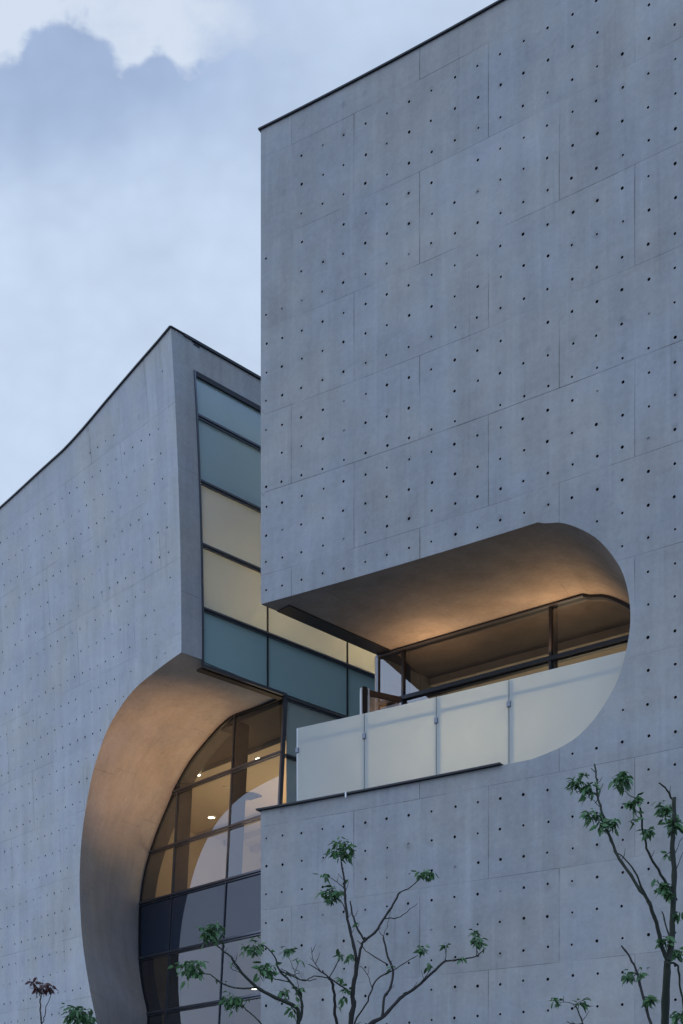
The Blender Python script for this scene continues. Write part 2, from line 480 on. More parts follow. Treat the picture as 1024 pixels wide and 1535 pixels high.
# flank walls, roof, back: the rest of the volume
MB().strip([LS(0, 0, ZO1), LS(24, 0, ZO1)], [LS(0, 0, ZT), LS(24, 0, ZT)], 0, 5).build('side_wall', M_wallR, B1)
MB().strip([LS(0, 0, GROUND), LS(SL, 0, GROUND)], [LS(0, 0, ZO0), LS(SL, 0, ZO0)], 0, 5)\
    .strip([LS(SL, 0, GROUND), LS(24, 0, GROUND)], [LS(SL, 0, ZO1), LS(24, 0, ZO1)], 0, 7).build('side_wall', M_wallR, B1)
bk = (R(UE, 0, 0)[0] + 14, R(UE, 0, 0)[1] + 16)
rp = [R(UE * k / 20, 0.3, ZT - .25) for k in range(21)] + [(bk[0], bk[1], ZT - .25), LS(24, .0, ZT - .25)]
MB().poly(rp).build('roof', M_dark, B1)
MB().strip([R(UE, 0, GROUND), (bk[0], bk[1], GROUND), LS(24, 0, GROUND)], [R(UE, 0, ZT), (bk[0], bk[1], ZT), LS(24, 0, ZT)], 0, 8).build('rear_wall', M_wallR, B1)
MB().box(R, (-.035, -.035, ZT + .002), (UE, .32, ZT + .028), 40).build('roof_flashing', M_dark, B1)
MB().box(R, (-.06, -.07, ZO0 + .004), (ru(752), .10, ZO0 + .03), 20).build('ledge_flashing', M_dark, B1)
mb = MB()
for p in (521,): MB().box(R, (ru(p), -.085, ZO0 - .06), (ru(p) + .025, -.071, ZO0 + .03)).build('flashing_clip', M_white, B1)

# balustrade of frosted panels
bal = empty('balustrade', (0, 0, 0)); bal.parent = B1; bal.location = -B1.location + Vector(R(2, .12, ZO0))
tag(bal, 'terrace balustrade of four frosted glass panels')
def loc_parent(o): return o
ub = [ru(441), ru(541.5), ru(649.5), ru(758.5), uA + RX + .1]
ZB = 7.73
for i in range(4):
    bevel(MB().box(R, (ub[i] + .006, .10, ZO0 + .03), (ub[i + 1] - .006, .119, ZB), 10).build('glass_panel', M_bal, bal), .003)
for i, p in enumerate(ub[:4]):
    o = MB().box(R, (p - .03, .079, 7.31), (p + .03, .158, 7.40)); bevel(o.build('clamp', M_frame, bal), .008)
    if i: MB().box(R, (p - .02, .130, ZO0 + .03), (p + .075, .19, ZB - .03)).build('post', M_frame, bal)
    else: MB().box(R, (p - .012, .10, ZO0 + .03), (p + .004, .19, ZB)).build('post', M_white, bal)
MB().box(R, (ub[0] + .02, .132, 7.46), (ub[4] - .1, .17, 7.52), 20).build('handrail', M_frame, bal)
MB().box(LS, (.5, .62, ZO0 + .03), (SL - .1, .64, ZB)).build('glass_panel', M_bal, bal)

# terrace window
win = empty('window'); win.parent = B1; win.location = -B1.location + Vector(G(2, 0, 8))
tag(win, 'long terrace window with dark frame, ending in a round corner')
gE = gA + RX
_up = arc[:nh - 13]
def gtop(g):
    if g <= gA: return ZO1
    return interp(min(g, gE - .001) - gA, [q[0] - uA for q in _up], [q[1] for q in _up])
gm = g_at(605); gn = g_at(826)
P = [(0.02, ZO0)] + [(0.02, ZO1)] + [(g, gtop(g)) for g in [gA + (gE - gA) * math.sin(math.pi / 2 * k / 12) for k in range(13)]] + [(gE, 8.0), (gE - .15, 7.3), (gA, ZO0)]
def clip(P, ax, v, keep_less):
    out = []
    for a, b in zip(P, P[1:] + P[:1]):
        ia = (a[ax] <= v) == keep_less; ib = (b[ax] <= v) == keep_less
        if ia: out.append(a)
        if ia != ib:
            t = (v - a[ax]) / (b[ax] - a[ax]); out.append((a[0] + (b[0] - a[0]) * t, a[1] + (b[1] - a[1]) * t))
    return out
def cell(P, x0, x1, z0, z1):
    for ax, v, kl in ((0, x0, False), (0, x1, True), (1, z0, False), (1, z1, True)):
        P = clip(P, ax, v, kl)
        if len(P) < 3: return None
    return P
gx = [0, gm, gn, gE + .01]; ZTR = 9.0
for i in range(3):
    for z0, z1 in ((ZO0, ZTR), (ZTR, ZO1)):
        if i == 1 and z0 == ZO0:                     # the door stands open at the left end
            pass
        q = cell(P, gx[i], gx[i + 1], z0, z1)
        if q: MB().poly([G(a, rnd.uniform(-.0015, .0015), b) for a, b in q]).build('pane', M_glass2, win)
MB().box(G, (-.02, -.04, ZO0), (.015, .05, ZO1)).build('frame', M_frame, win)
ed = [(g, gtop(g)) for g in [0] + [gA + (gE - gA) * math.sin(math.pi / 2 * k / 20) for k in range(21)]]
m_ = MB()
e0 = [(g, z) for g, z in ed]; e1 = [(g - min(.045, max(0, (g - gA - .3) * .06)), z - .05) for g, z in ed]
m_.strip([G(a, -.05, b) for a, b in e0], [G(a, -.05, b) for a, b in e1])
m_.strip([G(a, -.05, b) for a, b in e1], [G(a, .14, b) for a, b in e1])
m_.build('frame', M_dark, win)
MB().box(G, (0, -.075, ZO1 - .055), (gA, -.052, ZO1 - .03)).build('trim', M_frame, win)
for g in (gm, gn):
    MB().box(G, (g - .02, -.045, ZO0), (g + .02, 0.0, ZO1 - .02)).box(G, (g + .0, 0.004, ZO0), (g + .05, .16, ZO1 - .02)).build('mullion', M_dark, win)
MB().box(G, (0, -.06, ZTR - .035), (gE - .02, -.005, ZTR + .035)).build('transom', M_dark, win)
MB().box(G, (0, .005, ZTR - .06), (gE - .02, .10, ZTR + .03)).build('transom', M_dark, win)

# open glass door leaf
dh = Vector(G(gm, -.06, 0)); de = Vector((0.37, 23.12, 0)); dd = (de - dh).normalized(); DL = (de - dh).length
dn = Vector((-dd.y, dd.x, 0))
def D(s, d, z): v = dh + dd * s + dn * d; return (v.x, v.y, z)
dor = empty('door'); dor.parent = B1; dor.location = -B1.location + Vector(D(0, 0, ZO0))
tag(dor, 'glass terrace door standing open')
MB().box(D, (0.03, -.02, ZTR - .10), (DL, .02, ZTR)).build('top_rail', M_brown, dor)
MB().box(D, (DL - .09, -.03, ZO0 + .05), (DL, .03, ZTR + .04)).build('door_stile', M_dark, dor)
MB().box(D, (DL - .13, -.045, ZO0 + .05), (DL - .11, .045, ZTR + .02)).box(D, (DL + .01, -.03, ZO0 + .05), (DL + .03, .03, ZTR + .01)).build('edge_strip', M_white, dor)
MB().poly([D(.05, 0, ZO0 + .05), D(DL - .1, 0, ZO0 + .05), D(DL - .1, 0, ZTR - .1), D(.05, 0, ZTR - .1)]).build('pane', M_glass2, dor)
MB().box(D, (DL - .07, -.07, 7.4), (DL - .05, -.03, 8.0)).build('handle', M_frame, dor)

# room behind the terrace window
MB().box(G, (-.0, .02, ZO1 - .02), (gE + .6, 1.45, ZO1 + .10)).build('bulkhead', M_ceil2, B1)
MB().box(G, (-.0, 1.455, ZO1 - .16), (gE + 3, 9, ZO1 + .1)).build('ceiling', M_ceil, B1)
MB().box(G, (-.0, 9, ZO0), (gE + 3, 9.2, ZO1 + .1)).box(G, (gE + 3, 0.5, ZO0), (gE + 3.2, 9.2, ZO1 + .1)).box(G, (-.22, 0.2, ZO0), (-.05, 9.2, ZO1 + .1)).build('interior_wall', M_ceil, B1)
MB().box(G, (-.0, .02, ZO0 - .1), (gE + 3, 9, ZO0 - .01)).build('floor', M_floor, B1)
# ================================================================== THE FAR (LEFT) BUILDING
C0 = (-3.10, 24.8); A_ = (-.692, .722); B_ = (.722, .692)
def Lp(t, w, z): return (C0[0] + t * A_[0] + w * B_[0], C0[1] + t * A_[1] + w * B_[1], z)
def lean(z): return 0.0 if z < 10.35 else 0.0066 * (z - 10.35) ** 2
def Lf(t, d, z): return Lp(t, d - lean(z), z)
W_G = 2.68
def gw(z): return W_G - .065 * (10.25 - z)
def Lg(t, d, z): return Lp(t, gw(z) + d, z)
def px_on(fn_w, px, py):
    r = (px - 512) / F_PX; z = 8.0; t = 0
    for _ in range(12):
        w = fn_w(z)
        x0 = C0[0] + w * B_[0]; y0 = C0[1] + w * B_[1]
        t = (r * y0 - x0) / (A_[0] - r * A_[1])
        z = (YH - py) * (y0 + t * A_[1]) / F_PX
    return (t, z)
fl = lambda px, py: px_on(lambda z: -lean(z), px, py)
gl = lambda px, py: px_on(gw, px, py)
cut = [(0.0, 10.36)] + [fl(*p) for p in [(256, 989), (239.7, 1001), (220, 1016.5), (202.6, 1032), (185, 1053.7), (165.5, 1085), (153.7, 1112), (140, 1155), (130.3, 1202), (122.5, 1257), (119.4, 1311.5), (120.5, 1366), (124.5, 1417), (132, 1468), (142, 1518.6)]]
cut += [(2.62, 2.75), (2.15, 1.9), (1.5, 1.05), (.75, .45), (0.0, .1)]
cut = resample(catmull(cut, 6), 90); cut[0] = (0.0, 10.36); cut[-1] = (0.0, .1)
gcut = [(0.0, 10.25)] + [gl(*p) for p in [(421, 1047), (388, 1058.5), (353, 1071), (333.4, 1085), (310, 1110.4), (286.5, 1139.7), (267, 1173), (247.5, 1218), (232, 1257), (218, 1303.7), (210.4, 1350.6), (208.4, 1389.7), (209, 1440.5), (214, 1483.4), (222, 1526)]][1:]
gcut += [(4.4, 3.0), (3.9, 2.1), (3.1, 1.2), (2.0, .55), (1.0, .2), (0, .1)]
gcut = resample(catmull(gcut, 6), 90); gcut[0] = (0.0, 10.25); gcut[-1] = (0, .1)
roof = [(0.0, 16.53)] + [fl(*p) for p in [(235, 516.5), (215, 539), (190, 568), (160, 603), (130, 639), (100, 672.5), (60, 708.5), (25, 741), (0, 763.5)]]
roof.append((roof[-1][0] + 3, roof[-1][1] - .08)); roof.append((16.0, roof[-1][1] - .2))
LE = 16.0
outl = list(reversed(roof)) + seg((0, 16.53), cut[0], 12)[1:] + cut + [(0, GROUND), (LE, GROUND)]
seamL = [18.1, 16.62, 15.15, 13.67, 12.2, 10.75, 9.37, 8.04, 6.71, 5.38, 4.05, 2.72, 1.39, 0.06, -1.27, -2.6]
seamLv = [12 - i for i in range(len(seamL))]
def colL(t, z): return (t - .075 * (z - 9.0)) / 0.295
def uvL(t, z): return (colL(t, z) / 7.0 + .31, interp(z, seamL, seamLv))
holes = []
for i in range(len(seamL) - 1):
    a, b = seamL[i], seamL[i + 1]; p = (a - b)
    for k in range(3):
        zr = a - p * (k + .55) / 3.02
        if zr < GROUND + .3: continue
        for c in range(-5, 70):
            t = c * .295 + .075 * (zr - 9.0) + .12
            zz = zr + rnd.gauss(0, .006); t += rnd.gauss(0, .006)
            if t < .30 or t > LE - .3: continue
            if zz > interp(t, [q[0] for q in roof], [q[1] for q in roof]) - .55: continue
            if zz > 15.15 and t < 2.2 and rnd.random() < .5: continue
            tc = None
            for q0, q1 in zip(cut, cut[1:]):
                if (q0[1] - zz) * (q1[1] - zz) <= 0 and q0[1] != q1[1]: tc = max(tc or 0, q0[0])
            if zz < 10.6 and zz > .1 and t < (tc or 0) + .22: continue
            if rnd.random() < .05 + .10 * (noise.noise(Vector((t * .5, zz * .6, 3))) > .2): continue
            holes.append((t, zz, rnd.uniform(.015, .022), 1.0 if rnd.random() > .15 else .4))
B2 = empty('concrete_building', (C0[0], C0[1], GROUND))
tag(B2, 'pale concrete building behind on the left, with a tall curved cutaway and lit glass front', 'building')
wall_mesh('facade_wall', outl, holes, Lf, uvL, [M_wallL, M_hole], B2, .035)
fr_ = [Lf(t, 0, z) for t, z in cut]; bk_ = [Lg(t, 0, z) for t, z in gcut]
mb = MB(); ns = 4
for k in range(ns): mb.strip(mids(fr_, bk_, k / ns), mids(fr_, bk_, (k + 1) / ns), .12 + k * .45, .12 + (k + 1) * .45)
mb.build('reveal', M_reveal, B2, True)
zs = [10.36 + (16.53 - 10.36) * k / 14 for k in range(15)]
MB().strip([Lf(0, 0, z) for z in zs], [Lp(0, .5 - lean(z), z) for z in zs]).build('wall_end', M_end, B2)
MB().box(Lp, (.006, .25, 15.96), (.35, 7.3, 16.50)).build('parapet', M_end, B2)
MB().box(Lp, (-.008, 0.30, 16.455), (.20, .44, 16.506)).build('drip_gap', M_dark, B2)
rs = resample(roof, 40)
mb = MB()
for (a, b) in zip(rs, rs[1:]):
    v = [Lf(a[0], -.035, a[1]), Lf(b[0], -.035, b[1]), Lf(b[0], .32, b[1]), Lf(a[0], .32, a[1])]
    w = [(p[0], p[1], p[2] + .03) for p in v]; k = len(mb.v)
    mb.v += v + w; mb.uv += [(0, 0)] * 8
    mb.f += [(k, k+1, k+2, k+3), (k+4, k+5, k+6, k+7), (k, k+1, k+5, k+4), (k+2, k+3, k+7, k+6), (k, k+3, k+7, k+4), (k+1, k+2, k+6, k+5)]
mb.box(Lp, (-.03, .05, 16.508), (.36, 7.35, 16.558)).box(Lp, (-.028, -.27, 16.534), (-.002, .05, 16.556))
mb.build('roof_flashing', M_dark, B2)
# rest of the volume
MB().poly([Lp(.3, .3, 15.4), Lp(LE, .3, 15.4), Lp(LE, 14, 15.4), Lp(.3, 14, 15.4)]).build('roof', M_dark, B2)
MB().strip([Lp(LE, 0, GROUND), Lp(LE, 14, GROUND), Lp(0, 14, GROUND), Lp(0, 7.3, GROUND)], [Lp(LE, 0, 15.5), Lp(LE, 14, 15.5), Lp(0, 14, 16.5), Lp(0, 7.3, 16.5)], 0, 8).build('rear_wall', M_wallL, B2)

def Le(t, w, z):
    return Lp(t, w - lean(min(z, 16.4)) * max(0.0, min(1.0, 1 - (w - .5) / 1.7)), z)
# end glass wall (frosted)
gwall = empty('window'); gwall.parent = B2; gwall.location = -B2.location + Vector(Lp(0, 3, 12))
tag(gwall, 'tall frosted glass end wall, bluish above and glowing cream below')
def w_at(px):
    r = (px - 512) / F_PX
    return (r * C0[1] - C0[0]) / (B_[0] - r * B_[1])
wm = [0.5, w_at(402), w_at(521.5), 6.75, 7.3]
hz = [15.96, 15.12, 13.86, 12.63, 11.38]
for a, b in zip(hz[1:], hz):
    for i in range(4):
        MB().box(Le, (.03, wm[i] + .01, a), (.045, wm[i + 1] - .01, b)).build('pane', M_frost, gwall)
for i in range(4):
    MB().box(Le, (.028, wm[i] + .008, 10.28), (.045, wm[i + 1] - .008, 11.36)).build('spandrel_panel', M_teal, gwall)
hz2 = [10.2, 9.0, 7.8, 6.66, 5.33, 4.0, 2.7, GROUND]
for a, b in zip(hz2[1:], hz2):
    for w0, w1 in ((W_G + .05, wm[2]), (wm[2], wm[3]), (wm[3], wm[4])):
        MB().box(Le, (.03, w0 + .01, a), (.045, w1 - .01, b)).build('pane', M_frost, gwall)
for z in hz[1:]:
    bevel(MB().box(Le, (-.035, .5, z - .022), (.028, 7.3, z + .022)).box(Le, (-.015, .5, z - .058), (.028, 7.3, z - .034)).build('transom', M_frame, gwall), .004)
MB().box(Le, (-.02, .5, 15.86), (.027, 7.3, 15.955)).build('transom', M_dark, gwall)
for z in hz2[:5]:
    bevel(MB().box(Le, (-.035, W_G, z - .025), (.028, 7.3, z + .025)).box(Le, (-.015, W_G, z - .06), (.028, 7.3, z - .035)).build('transom', M_frame, gwall), .004)
for w in wm[1:4]:
    MB().box(Le, (-.002, w - .012, 10.28), (.029, w + .012, 15.85)).build('mullion', M_dark, gwall)
MB().box(Le, (-.03, .500, 10.25), (.029, .530, 15.95), 12, 2).build('mullion', M_frame, gwall)
MB().box(Le, (-.035, .5, 10.215), (.026, W_G + .02, 10.277)).build('sill', M_frame, gwall)
MB().box(Le, (.04, .52, 10.19), (.20, W_G - .02, 10.235)).build('drip_channel', M_fin, gwall)

# curved cutaway window
cw = empty('window'); cw.parent = B2; cw.location = -B2.location + Vector(Lg(2, 0, 7))
tag(cw, 'curved glazed front inside the cutaway, with dark mullions and lit rooms behind')
tz = [10.25, 9.04, 7.80, 6.64, 5.33, 4.0, 2.7, 1.4, .1]
def t_out(z):
    best = 0
    for q0, q1 in zip(gcut, gcut[1:]):
        if (q0[1] - z) * (q1[1] - z) <= 0 and abs(q0[1] - q1[1]) > 1e-6:
            best = max(best, q0[0] + (q1[0] - q0[0]) * (z - q0[1]) / (q1[1] - q0[1]))
    return best
def z_out(t, top=True):
    zz = [q0[1] + (q1[1] - q0[1]) * (t - q0[0]) / (q1[0] - q0[0]) for q0, q1 in zip(gcut, gcut[1:]) if (q0[0] - t) * (q1[0] - t) <= 0 and abs(q0[0] - q1[0]) > 1e-6]
    return max(zz) if top else min(zz)
tm = [0, gl(352, 1100)[0], gl(266, 1215)[0]]
tmx = tm + [6.4]
for z1, z0 in zip(tz, tz[1:]):
    for i in range(3):
        q = cell(list(gcut), tmx[i], tmx[i + 1], z0, z1)
        if not q: continue
        j1, j2 = rnd.uniform(-.0015, .0015), rnd.uniform(-.002, .002)
        sp = abs(z1 - 6.64) < .01
        MB().poly([Lg(a, j1 * (a - tmx[i]) + j2 * (b - z0), b) for a, b in q]).build('spandrel_panel' if sp else 'pane', M_blue if sp else (M_glass if z1 > 6 else M_glass3), cw)
for z in tz[1:-1]:
    te = t_out(z) - .01
    bevel(MB().box(Lg, (-.02, -.06, z - .018), (te, -.004, z + .03)).box(Lg, (-.02, -.035, z - .062), (te, -.004, z - .034)).build('transom', M_frame, cw), .004)
for i, t in enumerate(tm):
    za, zb = (z_out(t) - .02, z_out(t, False)) if i else (10.22, .1)
    if i == 0:
        o = MB().box(Lg, (-.02, -.045, zb), (.03, .05, za), 4, 2).build('corner_post', M_frame, cw)
    else:
        MB().box(Lg, (t - .016, -.042, zb), (t + .016, -.003, za), 4, 2).build('mullion', M_frame, cw)
        mb = MB()
        for a, b in ((6.66, za), (zb, 5.3)): mb.box(Lg, (t - .04, .006, a), (t + .04, .36, b), 4, 2)
        mb.build('fin', M_fin, cw)
inn = [(max(0, t * .985), z - .0) for t, z in gcut]
mb = MB()
mb.strip([Lg(t, .004, z) for t, z in gcut], [Lg(t, .40, z) for t, z in gcut])
mb.build('fin', M_fin, cw)
cx_, cz_ = 0.0, 6.5
g2 = [(cx_ + (t - cx_) * .985, cz_ + (z - cz_) * .985) for t, z in gcut]
mb = MB(); mb.strip([Lg(t, -.03, z) for t, z in gcut[0:-3]], [Lg(t, -.03, z) for t, z in g2[0:-3]])
mb.strip([Lg(t, -.03, z) for t, z in g2[0:-3]], [Lg(t, .03, z) for t, z in g2[0:-3]]); mb.build('frame', M_dark, cw)

# rooms of the far building
LD = 15.5
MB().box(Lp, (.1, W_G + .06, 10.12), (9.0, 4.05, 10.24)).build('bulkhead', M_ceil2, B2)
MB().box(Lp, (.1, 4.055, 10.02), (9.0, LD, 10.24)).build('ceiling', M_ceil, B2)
MB().box(Lp, (.1, 2.66, 5.42), (9.0, LD, 6.5)).build('ceiling', M_ceil, B2)
MB().box(Lp, (9.0, .6, .2), (9.2, LD, 10.3)).box(Lp, (.1, LD, .2), (9.2, LD + .2, 10.3)).box(Lp, (.06, 7.3, GROUND), (.1, LD, 10.3)).build('interior_wall', M_ceil, B2)
MB().box(Lp, (.1, 2.2, .0), (9.0, LD, .1)).build('floor', M_floor, B2)
mb = MB()
for k in range(8): mb.box(Lp, (.15, 7.2 + k * 1.0, 9.84), (8.95, 7.2 + k * 1.0 + .16, 10.018))
mb.build('ceiling_batten', M_ceil, B2)
# upper room
MB().box(Lp, (.06, .5, 11.05), (5.0, 7.3, 11.25)).build('floor', M_ceil, B2)
MB().box(Lp, (5.0, .4, 11.05), (5.2, 7.4, 15.9)).box(Lp, (.06, .46, 11.05), (5.0, .50, 15.9)).box(Lp, (.06, 7.3, 11.05), (5.0, 7.5, 15.9)).build('interior_wall', M_ceil, B2)
MB().box(Lp, (.06, .5, 13.9), (5.0, 7.3, 14.05)).build('ceiling', M_ceil, B2)
# ceiling fittings: each downlight is a thing
def fitting(name, px, py, z, label, cat, mats, r=.085, group=None):
    y = F_PX * z / (YH - py); x = (px - 512) / F_PX * y
    e = empty(name, (x, y, z)); tag(e, label, cat, group)
    V = []; Fc = []
    n = 20
    for rr, dz in ((r * 1.25, .0), (r * 1.25, -.012), (r, -.016), (r, -.004)):
        V += [(x + rr * math.cos(2 * math.pi * k / n), y + rr * math.sin(2 * math.pi * k / n), z + dz) for k in range(n)]
    for q in range(3):
        Fc += [(q*n + k, q*n + (k+1) % n, (q+1)*n + (k+1) % n, (q+1)*n + k) for k in range(n)]
    mesh_obj('rim', V, Fc, mats[0], e)
    V = [(x + r * math.cos(2 * math.pi * k / n), y + r * math.sin(2 * math.pi * k / n), z - .006) for k in range(n)]
    mesh_obj('lens', V, [tuple(reversed(range(n)))], mats[1], e)
    return (x, y)
dl = [(389, 1137, 10.016, 'round lit downlight nearest the corner post, topmost in the curved window'),
      (295, 1161, 10.016, 'round lit downlight beside the curved edge in the top row of panes'),
      (317, 1225, 10.016, 'round lit downlight in the middle of the second row of panes'),
      (278, 1295, 10.016, 'small distant lit downlight beside the left mullion in the third row of panes'),
      (382, 1482, 5.415, 'lit downlight behind the branches, low beside the near wall edge'),
      (371, 1519, 5.415, 'lowest lit downlight, just above the bottom edge of the photo')]
for px, py, z, lb in dl:
    fitting('downlight', px, py, z, lb, 'light', (M_white, M_lamp), .095, 'downlights in the rooms behind the curved window')
fitting('smoke_detector', 338, 1180, 10.016, 'small round smoke detector on the ceiling between the downlights', 'detector', (M_white, M_ceil), .06)
y = F_PX * 10.01 / (YH - 1193); x = (374 - 512) / F_PX * y
vq = [(x - .32, y, 9.985), (x, y - .3, 9.985), (x + .32, y, 9.985), (x, y + .3, 9.985)]
v = empty('ceiling_vent', (x, y, 10.0)); tag(v, 'dark square air vent on the lit ceiling', 'vent')
vm = vq + [(a, b, 10.018) for a, b, c in vq]
mesh_obj('vent_frame', vm, [(0, 1, 2, 3), (0, 1, 5, 4), (1, 2, 6, 5), (2, 3, 7, 6), (3, 0, 4, 7)], M_fin, v)
mb = MB()
for k in range(4):
    s = -.18 + k * .12
    mb.box(lambda a, b, c: (x + a + b, y + b - a, c), (s - .02, -.1, 9.975), (s + .02, .1, 9.984))
mb.build('slat', M_frame, v)

# ================================================================== ground
def ground():
    m, nt, nd, lk = newmat('paving')
    out = N(nt, 'ShaderNodeOutputMaterial'); bs = N(nt, 'ShaderNodeBsdfPrincipled'); bs.inputs['Roughness'].default_value = .8
    tc = N(nt, 'ShaderNodeTexCoord'); br = N(nt, 'ShaderNodeTexBrick'); lk.new(tc.outputs['Object'], br.inputs['Vector'])
    br.inputs['Scale'].default_value = 1.6
    br.inputs['Color1'].default_value = (.12, .12, .125, 1); br.inputs['Color2'].default_value = (.15, .15, .15, 1); br.inputs['Mortar'].default_value = (.1, .1, .1, 1)
    br.inputs['Mortar Size'].default_value = .006
    lk.new(br.outputs['Color'], bs.inputs['Base Color']); lk.new(bs.outputs[0], out.inputs[0])
    V = [(-400, -400, GROUND), (400, -400, GROUND), (400, 400, GROUND), (-400, 400, GROUND)]
    o = mesh_obj('ground', V, [(0, 1, 2, 3)], m); tag(o, kind='structure')
ground()

# ================================================================== trees
def zmap(ox, oy, sc): return lambda x, y: (ox + sc * x, oy + sc * y)
Z7 = zmap(400, 1180, .3516); Z6 = zmap(60, 960, .3906); Z8 = zmap(760, 1100, .2833); Z3 = zmap(0, 1180, .2312)
def tube(V, Fc, P, r0, r1, n=6):
    b0 = len(V); m = len(P)
    up = Vector((0.3, 1, 0.1)).normalized()
    for i, p in enumerate(P):
        p = Vector(p); d = (Vector(P[min(i+1, m-1)]) - Vector(P[max(i-1, 0)])).normalized()
        a = d.cross(up).normalized(); b = d.cross(a)
        r = r0 + (r1 - r0) * i / max(1, m - 1)
        r *= 1 + .22 * rnd.random() * (i % 3 == 0)
        for k in range(n):
            an = 2 * math.pi * k / n
            V.append(tuple(p + a * math.cos(an) * r + b * math.sin(an) * r))
    for i in range(m - 1):
        for k in range(n):
            Fc.append((b0 + i*n + k, b0 + i*n + (k+1) % n, b0 + (i+1)*n + (k+1) % n, b0 + (i+1)*n + k))
    Fc.append(tuple(b0 + (m-1)*n + k for k in range(n)))
def leaf(V, Fc, p, d, side, L, W):
    d = d.normalized(); side = (side - d * side.dot(d)).normalized(); nn = d.cross(side)
    b = len(V); fold = .18 * W
    droop = Vector((0, 0, -1)) * L * .18
    P = [p, p + d*L*.3 + side*W*.46 + nn*fold, p + d*L*.3 - side*W*.46 + nn*fold, p + d*L*.62 + side*W*.42 + nn*fold + droop*.4,
         p + d*L*.62 - side*W*.42 + nn*fold + droop*.4, p + d*L + droop, p + d*L*.3, p + d*L*.62 + droop*.4]
    V += [tuple(q) for q in P]
    Fc += [(b, b+1, b+6), (b, b+6, b+2), (b+1, b+3, b+7, b+6), (b+6, b+7, b+4, b+2), (b+3, b+5, b+7), (b+7, b+5, b+4)]
def cluster(V, Fc, c, r, n):
    for k in range(int(n * 1.1)):
        if rnd.random() < .5 or k < 6:
            o = Vector((rnd.gauss(0, .34), rnd.gauss(0, .34), rnd.gauss(.1, .30))) * r
        a = rnd.uniform(0, 2 * math.pi)
        d = Vector((math.cos(a), math.sin(a), rnd.uniform(-1.5, .35)))
        s = Vector((rnd.gauss(0, 1), rnd.gauss(0, 1), rnd.gauss(0, .5)))
        L = rnd.uniform(.05, .09); leaf(V, Fc, c + o + d.normalized() * r * rnd.uniform(0, .35), d, s, L, L * .42)
def tree(label, Y, zm, base, branches, clusters, mat_b=M_bark, mat_l=M_leaf, group=None):
    """branches: list of (points, width0, width1) with widths in picture units; the first starts the trunk"""
    s = F_PX / Y
    def P3(q, dy):
        px, py = zm(*q); y = Y + dy
        return Vector(((px - 512) / F_PX * y, y, (YH - py) / F_PX * y))
    bp = P3(base, 0)
    e = empty('tree', (bp.x, bp.y, GROUND)); tag(e, label, 'tree', group)
    V = []; Fc = []; known = {}; tips = []
    k0 = zm(1, 0)[0] - zm(0, 0)[0]
    for j, (pts, w0, w1) in enumerate(branches):
        st = known.get(tuple(pts[0]), 0.0)
        slope = rnd.uniform(-.5, .5)
        L = 0; Q = []
        for i, q in enumerate(pts):
            if i: L += math.dist(q, pts[i-1]) * k0 / s
            dy = st + slope * L; known.setdefault(tuple(q), dy)
            Q.append(P3(q, dy))
        Q = catmull([tuple(q) for q in Q], 4)
        Q = [Vector(q) + Vector((rnd.gauss(0, .003), rnd.gauss(0, .003), rnd.gauss(0, .003))) for q in Q]
        tube(V, Fc, Q, w0 * k0 / s / 2, w1 * k0 / s / 2)
        for i in range(3, len(Q) - 2):
            if rnd.random() < .16 and w1 < 12:
                d = (Q[i + 1] - Q[i]).normalized(); sd = Vector((rnd.choice((-1, 1)) * rnd.uniform(.5, 1), rnd.uniform(-1, 1), rnd.uniform(.1, .8)))
                l = rnd.uniform(.03, .14); q1 = Q[i] + (d * .6 + sd).normalized() * l * .5; q2 = q1 + (d * .6 + sd + Vector((0, 0, .5))).normalized() * l * .5
                tube(V, Fc, [Q[i], q1, q2], .0035, .0018, 4); tips.append(q2)
    root = [Vector((bp.x, bp.y, GROUND)), Vector((bp.x + .04, bp.y, (bp.z + GROUND) / 2)), bp]
    w = max(b[1] for b in branches) * k0 / s / 2
    tube(V, Fc, [Vector(q) for q in catmull([tuple(q) for q in root], 5)], w * 1.7, w * 1.15, 8)
    mesh_obj('trunk', V, Fc, mat_b, e, True)
    V = []; Fc = []
    for (q, r, n) in clusters:
        # hang the tuft on the nearest branch depth
        kk = min(known, key=lambda t: math.dist(t, q)); c = P3(q, known[kk])
        cluster(V, Fc, c, r * .88 * k0 / s, n)
        if math.dist(kk, q) > 5:
            pass
    for q2 in tips:
        if rnd.random() < .3: cluster(V, Fc, q2, .03, rnd.choice((1, 2, 4)))
    mesh_obj('crown', V, Fc, mat_l, e, True)
    return e
